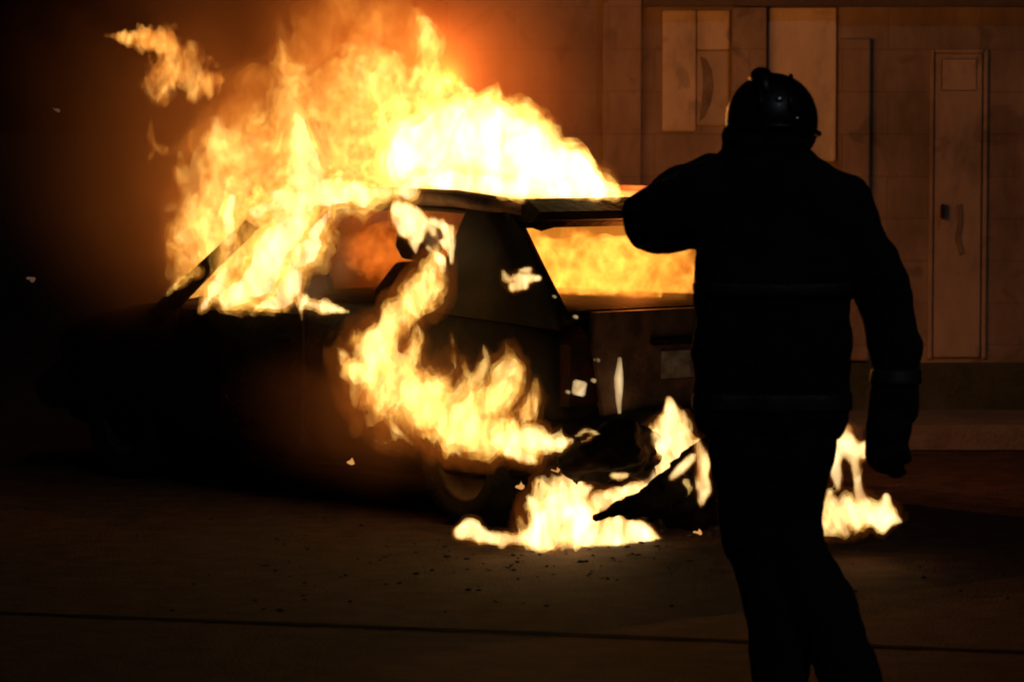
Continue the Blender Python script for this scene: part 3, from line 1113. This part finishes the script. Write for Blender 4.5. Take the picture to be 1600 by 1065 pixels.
fire('sill_fire', 'small yellow flame lying on the door sill below the window', [
    sd(.84, (466, 452, 6), (475, 470, 12), (500, 480, 11), (545, 487, 4)),
    sd(.84, (470, 470, 6), (472, 500, 3)),
], .011, (F_GLOW, F_LICKCORE, F_HOT), (-.5, 0, .4), amp=.65, nscale=18)
fire('bonnet_flame', 'tiny pointed flame standing on the front wing', [
    sd(.72, (385, 513, 5), (400, 508, 9), (412, 512, 5)), sd(.72, (400, 508, 8), (401, 492, 3)),
], .009, (F_LICKCORE, F_HOT), (0, .5), amp=.35, nscale=18)
fire('pillar_flame', 'short white flame stuck to the panel beside the rear window', [
    sd(.82, (786, 424, 5), (790, 436, 9), (815, 436, 9), (842, 434, 4)), sd(.82, (812, 422, 4), (828, 421, 4)),
    sd(.82, (800, 445, 9), (820, 446, 6)),
], .009, (F_GLOW, F_LICKCORE, F_HOT), (-.6, 0, .3), amp=.7, nscale=20)
for (px, py, r_, lab) in ((866, 463, 3.6, 'small burning drip beside the lower left of the rear window'), (899, 495, 4, 'small burning drip just under the rear window corner'),
                          (887, 612, 4, 'tiny glowing spot left of the square one in the taillight'),
                          (932, 562, 4, 'tiny glowing spot above and right of the taillight'), (927, 594, 4, 'tiny glowing spot at the right edge of the taillight')):
    fire('burning_drip', lab, [bk(-1.90 if py > 500 else -1.86, (px - r_ * .4, py - r_ * .2, r_ * .8), (px + r_ * .5, py + r_ * .2, r_ * .9))], .007, (F_HOT,), (0,), amp=.25, nscale=25)
bm = bmesh.new()
add_box(bm, (0, 0, 0), (.03, .066, .062), Matrix.Rotation(.22, 4, 'X'))
sq = bm_obj('taillight_spot', bm, F_HOT, bevel=.006)  # emissive box makes the square bright spot in the taillight
sq.location = Vector(gb(905, 606, -1.925)); sq.rotation_euler = (0, 0, math.atan2(AX[1], AX[0]))
tag(sq, 'square white glowing spot inside the left taillight', 'fire')
fire('seam_flame', 'thin upright strip of fire showing in the tailgate seam', [
    bk(-1.93, (968, 560, 4), (967, 590, 7), (967, 620, 5), (968, 655, 2))], .007, (F_HOT,), (0,), amp=.2, nscale=20)
fire('ground_fire', 'broad white fire burning on the road under the tail of the car', [
    bk(-2.05, (716, 832, 8), (735, 828, 13), (760, 840, 9), (800, 842, 10), (850, 835, 20), (900, 835, 24), (960, 838, 19), (1005, 836, 13), (1040, 850, 5)),
    bk(-2.05, (845, 825, 26), (875, 800, 36), (890, 770, 24), (880, 738, 7)),
    bk(-2.2, (905, 815, 26), (930, 785, 18), (985, 772, 9), (1020, 755, 5)),
    bk(-2.05, (840, 800, 20), (825, 775, 7)), bk(-2.05, (930, 822, 24), (980, 820, 14), (1010, 830, 8)),
    bk(-2.05, (960, 830, 12), (1000, 820, 10), (1020, 835, 6)), bk(-2.05, (905, 770, 10), (925, 760, 5)),
], .013, (F_GLOW, F_LICKCORE, F_HOT), (-.55, -.06, .22), amp=.8, nscale=15, rise=.5,
    lights=[(gb(890, 800, -2.25), .7), (gb(780, 815, -2.2), .3)])
fire('bumper_fire', 'yellow flames curling between the tailgate and the torn bumper strip', [
    bk(-2.12, (1005, 757, 8), (1035, 738, 16), (1062, 712, 17), (1088, 695, 10)),
    bk(-2.12, (1015, 695, 16), (1045, 685, 28), (1052, 655, 15), (1044, 625, 5)), bk(-2.12, (1070, 690, 14), (1072, 660, 8), (1066, 640, 3)),
    bk(-2.12, (950, 772, 6), (985, 767, 12), (1010, 757, 9)),
    bk(-2.42, (1090, 690, 7), (1101, 720, 10), (1099, 765, 8), (1096, 787, 4)), bk(-2.42, (1070, 752, 6), (1078, 762, 6), (1074, 775, 3)),
    bk(-2.42, (1050, 745, 5), (1066, 730, 7), (1082, 712, 6)),
    bk(-2.38, (955, 742, 4), (968, 744, 6), (982, 741, 3)), bk(-2.3, (898, 682, 4), (915, 672, 6), (936, 678, 3)), bk(-2.3, (910, 690, 4), (922, 684, 4)),
], .012, (F_GLOW, F_LICKCORE, F_HOT), (-.5, -.06, .25), amp=.8, nscale=17, rise=.5,
    lights=[(gb(1050, 700, -2.2), 1)])
fire('spilled_fuel_fire', 'white fire on the road to the right of the firefighter', [
    yy(12.9, (1283, 815, 10), (1305, 805, 24), (1345, 806, 22), (1385, 808, 16), (1408, 814, 5)),
    yy(12.9, (1303, 800, 20), (1300, 770, 8)), yy(12.9, (1345, 790, 10), (1340, 750, 5), (1336, 720, 7), (1328, 700, 13), (1318, 690, 16), (1318, 670, 7)),
    yy(12.9, (1380, 800, 12), (1385, 778, 6)), yy(12.9, (1345, 705, 10), (1354, 700, 9)), yy(12.9, (1310, 765, 6), (1307, 720, 8), (1312, 700, 10)),
], .011, (F_GLOW, F_LICKCORE, F_HOT), (-.5, -.05, .18), amp=.8, nscale=18, rise=.5,
    lights=[(at(1340, 790, 12.7), 1)])
fire('flame_puff', 'detached orange puff of flame blown off at the upper left', [
    sd(.1, (160, 55, 5), (200, 60, 12), (250, 62, 22), (280, 85, 26), (300, 120, 30), (325, 135, 16)),
    sd(.1, (265, 110, 34), (245, 135, 24), (238, 150, 8)), sd(.1, (300, 140, 18), (330, 125, 14), (350, 125, 4)),
], .012, (F_PUFF, F_LICK), (.0, .32), amp=1.1, nscale=18)
fire('flame_wisp', 'thin orange wisps drifting left of the blaze', [
    sd(.1, (236, 190, 4), (234, 210, 6), (240, 228, 7), (255, 235, 8), (262, 228, 3)), sd(.1, (240, 235, 6), (232, 250, 5), (222, 262, 3)),
    sd(.1, (300, 205, 4), (296, 225, 5), (305, 245, 5), (312, 260, 3)),
    sd(.1, (270, 262, 6), (282, 280, 8), (290, 300, 8)),
], .010, (F_PUFF, F_LICK), (-.15, .3), amp=.5, nscale=14)
M_spark = glow_mat('spark', (1, .45, .12), .7)
for k, (px, py, lab) in enumerate(((548, 722, 'thin glowing spark on the dark sill left of the rear wheel'), (1090, 832, 'small spark burning on the road below the torn bumper'),
                                   (812, 760, 'small spark beside the rear wheel, above the road fire'), (868, 735, 'small spark between wheel arch and road fire'))):
    c_ = on_side(px, py, .90) if k in (0, 2) else gb(px, py, -2.35)
    V, Fc = blob([[(c_ + np.array([-.014, 0, .002]), .0045), (c_ + np.array([.010, 0, -.002]), .0065), (c_ + np.array([.006, 0, .016]), .004)]], .0035, .006, .006, 60)
    tag(obj('spark', V, Fc, M_spark, origin=c_), lab, 'ember')
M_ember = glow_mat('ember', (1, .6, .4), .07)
for (px, py, r_, lab) in ((88, 172, 9, 'dim ember floating in the dark high on the left'), (48, 436, 9, 'dim glowing dot low above the bonnet at far left')):  # the low one is a bead added for an unidentified bright dot
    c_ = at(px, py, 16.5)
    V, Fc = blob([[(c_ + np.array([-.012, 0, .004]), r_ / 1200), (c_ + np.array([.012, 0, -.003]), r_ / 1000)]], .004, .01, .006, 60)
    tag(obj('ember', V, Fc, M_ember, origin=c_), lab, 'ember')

# ------------------------------------------------------------------ smoke
def smoke_cloud(c, radii, dens, label, scale=1.2):
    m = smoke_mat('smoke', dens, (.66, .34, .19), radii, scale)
    bm = bmesh.new()
    bmesh.ops.create_icosphere(bm, subdivisions=4, radius=1.0)
    for v in bm.verts: v.co = Vector((v.co.x * radii[0], v.co.y * radii[1], v.co.z * radii[2]))
    o = bm_obj('smoke', bm, m, smooth=True)
    o.location = Vector(c)
    tag(o, label, 'smoke', kind='stuff')


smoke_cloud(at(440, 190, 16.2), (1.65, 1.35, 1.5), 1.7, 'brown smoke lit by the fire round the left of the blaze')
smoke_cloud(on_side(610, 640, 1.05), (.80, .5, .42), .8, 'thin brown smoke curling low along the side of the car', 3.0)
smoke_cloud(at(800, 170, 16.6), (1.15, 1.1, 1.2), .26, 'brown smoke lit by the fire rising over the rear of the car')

# ------------------------------------------------------------------ the firefighter
PY = 5200 / 535.0
SP = 535.0
M_coat = surf('turnout_coat', (.006, .006, .007), (.012, .012, .013), scale=14, rough=.95, bump=.4, bscale=60)
M_trouser = surf('turnout_trousers', (.006, .006, .007), (.011, .011, .012), scale=14, rough=.95, bump=.4, bscale=60)
M_helmet = surf('helmet_shell', (.010, .010, .011), rough=.42, coat=.1)
M_glint = surf('glint_metal', (.6, .58, .55), rough=.25, metal=1.0)
M_visor = surf('visor_plastic', (.012, .011, .01), rough=.1, coat=.8)
M_glove = surf('glove_leather', (.008, .007, .007), (.014, .012, .011), scale=20, rough=.85, bump=.4)
M_boot = surf('boot_leather', (.008, .008, .008), rough=.55, bump=.3)
M_skin = surf('skin', (.36, .20, .14), (.30, .16, .11), scale=10, rough=.6)
M_band = surf('reflective_band', (.035, .030, .024), (.018, .016, .013), scale=12, rough=.6)


def fp(px, py, dy=0.0):
    """point of the figure: dy metres farther from the camera, kept at its own real position"""
    base = at(px, py, PY)
    return base + np.array([0, dy, 0])


def fc(*pts): return [(fp(p[0], p[1], p[3] if len(p) > 3 else 0), p[2] / SP) for p in pts]


FB = fp(1225, 1099); FB[2] = 0
ARM_L = [(1128, 312, 0.02), (1022, 350, .20), (1105, 292, .37), (1150, 262, .36)]
ARM_R = [(1302, 325, 0.0), (1388, 480, .02), (1394, 610, -.03), (1388, 660, -.04)]


def hand(wrist, tip, side, grow=0.0, curl=.5):
    """palm, four fingers of unequal length and a thumb from the side of the palm"""
    w, t = np.array(wrist), np.array(tip)
    a = (t - w) / np.linalg.norm(t - w)
    s = np.array(side, float); s = s - a * (s @ a); s /= np.linalg.norm(s)
    nrm = np.cross(a, s)
    cs = []
    for i, off in enumerate((-.030, -.010, .010, .030)):
        cs.append([(w + s * off * .6 + a * .015, .016 + grow), (w + s * off + a * .085, .013 + grow)])
        L = (.066, .078, .072, .056)[i]
        p = w + s * off + a * .085
        chn = [(p, .0105 + grow)]
        ang = 0
        for seg, l_ in enumerate((.45, .32, .23)):
            ang += curl * (.5 + .35 * seg)
            p = p + (a * math.cos(ang) + nrm * math.sin(ang)) * L * l_
            chn.append((p, (.0095, .009, .008)[seg] + grow))
        cs.append(chn)
    th0 = w - s * .028 + a * .03
    cs.append([(th0, .014 + grow), (th0 - s * .026 + a * .03 + nrm * .012, .012 + grow), (th0 - s * .030 + a * .058 + nrm * .028, .010 + grow)])
    return cs


HL_w, HL_t = fp(1143, 266, .36), fp(1195, 225, .34)
HR_w, HR_t = fp(1388, 662, -.04), fp(1380, 745, -.03)
hands = hand(HL_w, HL_t, (0.5, .1, -.8)) + hand(HR_w, HR_t, (-.5, .85, 0), curl=.55)

# body: one continuous skin from head to feet
body_ch = [
    fc((1203, 178, 46, .02), (1204, 200, 44, .05), (1204, 222, 34, .07)), fc((1203, 190, 42, .0)),
    fc((1203, 225, 33, .03), (1204, 285, 36, .0)),
    fc((1150, 320, 34), (1160, 450, 44), (1168, 560, 46), (1172, 660, 52)), fc((1275, 325, 34), (1262, 450, 44), (1255, 560, 46), (1250, 660, 52)),
    fc((1205, 290, 40), (1208, 450, 56), (1210, 640, 56)),
    fc((1204, 205, 7, .135), (1204, 214, 8, .145)),                       # nose
    fc((1160, 205, 8, .03), (1160, 216, 6, .03)), fc((1247, 205, 8, .03), (1247, 216, 6, .03)),   # ears
    fc((1190, 232, 6, .11), (1218, 232, 6, .11)),                          # mouth
    fc((1150, 315, 34, 0), *[(p[0], p[1], r, p[2]) for p, r in zip(ARM_L, (33, 28, 18, 15))]),
    fc((1275, 318, 34, 0), *[(p[0], p[1], r, p[2]) for p, r in zip(ARM_R, (33, 27, 18, 15))]),
    fc((1170, 690, 46), (1182, 842, 34, .04), (1205, 930, 31, .0), (1213, 1068, 20, -.04)), fc((1213, 1075, 20, -.04), (1205, 1088, 16, .12)),
    fc((1250, 690, 46), (1240, 842, 34, .02), (1286, 940, 31, -.06), (1328, 1062, 20, -.14)), fc((1332, 1070, 20, -.14), (1330, 1090, 16, .0)),
] + hands
V, Fc = blob(body_ch, .0085, .012)
person = obj('person', V, Fc, M_skin, origin=FB)
tag(person, 'firefighter in dark coat and helmet walking before the burning car, one arm raised', 'person')


def wear(name, chains, mat, h=.013, k=.03, wr=.011, ws=9):
    V, Fc = blob(chains, h, k, wr, ws)
    return obj(name, V, Fc, mat, parent=person, origin=FB)


COAT = [
    fc((1152, 330, 52), (1146, 430, 56), (1146, 540, 58), (1142, 640, 58)), fc((1278, 330, 52), (1272, 430, 56), (1268, 540, 58), (1270, 640, 58)),
    fc((1206, 300, 60), (1208, 450, 72), (1208, 640, 72)),
    fc((1196, 232, 58, .0), (1198, 262, 62, 0), (1200, 300, 62, 0)),           # high collar
    fc((1165, 300, 52), (1120, 318, 58, .04), (1045, 345, 52, .15), (1028, 350, 48, .19)),
    fc((1028, 348, 48, .19), (1075, 312, 44, .30), (1128, 275, 36, .36)),
    fc((1175, 262, 46), (1095, 305, 38, .06), (1040, 330, 36, .14)),
    fc((1240, 285, 52), (1312, 330, 54, 0), (1380, 450, 42, .01), (1400, 540, 37, 0), (1397, 615, 34, -.03), (1392, 636, 35, -.03)),
]
coat = wear('coat', COAT, M_coat, k=.035)
Fq, lq = field(COAT, .010, pad=1.25, norm=False, k=.035, margin=.03)
gq = np.stack(np.meshgrid(*[lq[i] + .010 * np.arange(Fq.shape[i]) for i in range(3)], indexing='ij'), -1)
for y0, y1, arm in ((612, 640, False), (440, 462, False), (575, 598, True)):
    za, zb = fp(1225, y1)[2], fp(1225, y0)[2]
    xs_ = fp(1338, 600)[0]
    g_ = np.minimum(Fq + .008, np.minimum(gq[..., 2] - za, zb - gq[..., 2]))
    g_ = np.minimum(g_, (gq[..., 0] - xs_) if arm else (xs_ - .012 - gq[..., 0]))
    V, Fc = nets(g_, lq, .010)
    obj('reflective_band', V, Fc, M_band, parent=coat, origin=FB)
trousers = wear('trousers', [
    fc((1165, 630, 52), (1166, 700, 56), (1178, 840, 48, .03), (1208, 930, 44, .0), (1218, 1045, 46, -.04)),
    fc((1256, 630, 52), (1246, 700, 56), (1232, 840, 47, .02), (1282, 940, 50, -.06), (1322, 1048, 48, -.14)),
    fc((1208, 640, 60), (1208, 690, 56)),
], M_trouser, k=.03, wr=.008, ws=9)
wear('boot', [fc((1213, 1050, 38, -.04), (1213, 1078, 30, -.05)), fc((1213, 1082, 26, -.08), (1206, 1086, 24, .06), (1203, 1092, 18, .16))], M_boot, .01, .02, .002)
wear('boot', [fc((1325, 1050, 38, -.14), (1332, 1078, 30, -.15)), fc((1338, 1080, 26, -.17), (1332, 1086, 24, -.04), (1328, 1092, 18, .06))], M_boot, .01, .02, .002)
wear('glove', hand(HL_w, HL_t, (.5, .1, -.8), .005) + [fc((1132, 274, 27, .36), (1150, 262, 22, .36))], M_glove, .007, .010, .001)
wear('glove', hand(HR_w, HR_t, (-.5, .85, 0), .007, .55) + [fc((1390, 630, 36, -.03), (1386, 665, 35, -.04), (1382, 705, 33, -.04))], M_glove, .007, .010, .001)


# helmet: shell, brim, comb and neck guard
def ellipsoid_pts(c, rx, ry, rz, zmin, n=36, m=20):
    V, Fc = [], []
    c = np.array(c)
    a0 = math.asin(zmin)
    for j in range(m + 1):
        a = a0 + (math.pi / 2 - a0) * j / m
        for i in range(n):
            g = 2 * math.pi * i / n
            V.append(c + np.array([rx * math.cos(a) * math.cos(g), ry * math.cos(a) * math.sin(g), rz * math.sin(a)]))
    for j in range(m):
        for i in range(n):
            i2 = (i + 1) % n
            Fc.append((j * n + i, j * n + i2, (j + 1) * n + i2, (j + 1) * n + i))
    Fc.append(tuple(range(n))[::-1])
    return V, Fc


HC = fp(1207, 188, .02)
V, Fc = ellipsoid_pts(HC, 72 / SP, .150, 74 / SP, -.42)
helmet = obj('helmet', V, Fc, M_helmet, parent=person, origin=FB)
bm_v, bm_f = tube([fp(1194, 138, -.10) + np.array([0, 0, -.02]), fp(1191, 127, -.05), fp(1190, 124, .01), fp(1191, 127, .08), fp(1194, 138, .13)], [.016, .032, .037, .032, .016], seg=14)
obj('comb', bm_v, bm_f, M_helmet, parent=helmet).location = Vector(-FB)
V, Fc = [], []
for i in range(41):
    g = 2 * math.pi * i / 40
    c_ = HC + np.array([0, 0, -.028])
    V.append(c_ + np.array([.137 * math.cos(g), .152 * math.sin(g), -.012 * math.cos(g * 2)]))
for s_ in (-1, 1):
    Vr = [HC + np.array([s_ * .055 * (1 + .25 * math.cos(a_)), .152 * math.cos(a_), .128 * math.sin(a_)]) for a_ in np.linspace(.25, math.pi - .25, 14)]
    Vr = [p + np.array([0, 0, .002]) for p in Vr]
    a_, b_ = tube(Vr, .007, seg=8)
    obj('rib', a_, b_, M_helmet, parent=helmet).location = Vector(-FB)
for px_, py_, rr_ in ((1212, 157, .009), (1240, 186, .006)):  # bright metal beads stand in for highlights on the shell
    d_ = ray(px_, py_)
    cc = HC + np.array([(px_ - 1207) / SP, 0, (188 - py_) / SP])
    k_ = 1 - ((cc[0] - HC[0]) / .1346) ** 2 - ((cc[2] - HC[2]) / .1383) ** 2
    cc[1] = HC[1] - .150 * math.sqrt(max(k_, .02))
    bm = bmesh.new()
    bmesh.ops.create_uvsphere(bm, u_segments=14, v_segments=8, radius=rr_, matrix=Matrix.Translation(Vector(cc - FB)) @ Matrix.Diagonal((1.4, .5, 1, 1)))
    bm_obj('glint_bead', bm, M_glint, helmet, smooth=True)
Vt, Ft = tube(V, .0085, seg=8)
obj('brim', Vt, Ft, M_helmet, parent=helmet).location = Vector(-FB)
V, Fc = ellipsoid_pts(HC + np.array([.01, .03, -.03]), 68 / SP, .150, .10, -.75)
V = [v for v in V]
obj('visor', V, Fc, M_visor, parent=helmet).location = Vector(-FB)
V, Fc = blob([fc((1150, 214, 24, -.02), (1175, 226, 30, -.06), (1215, 228, 34, -.06), (1250, 216, 22, -.03))], .01, .02, .003)
obj('neck_guard', V, Fc, M_coat, parent=helmet).location = Vector(-FB)
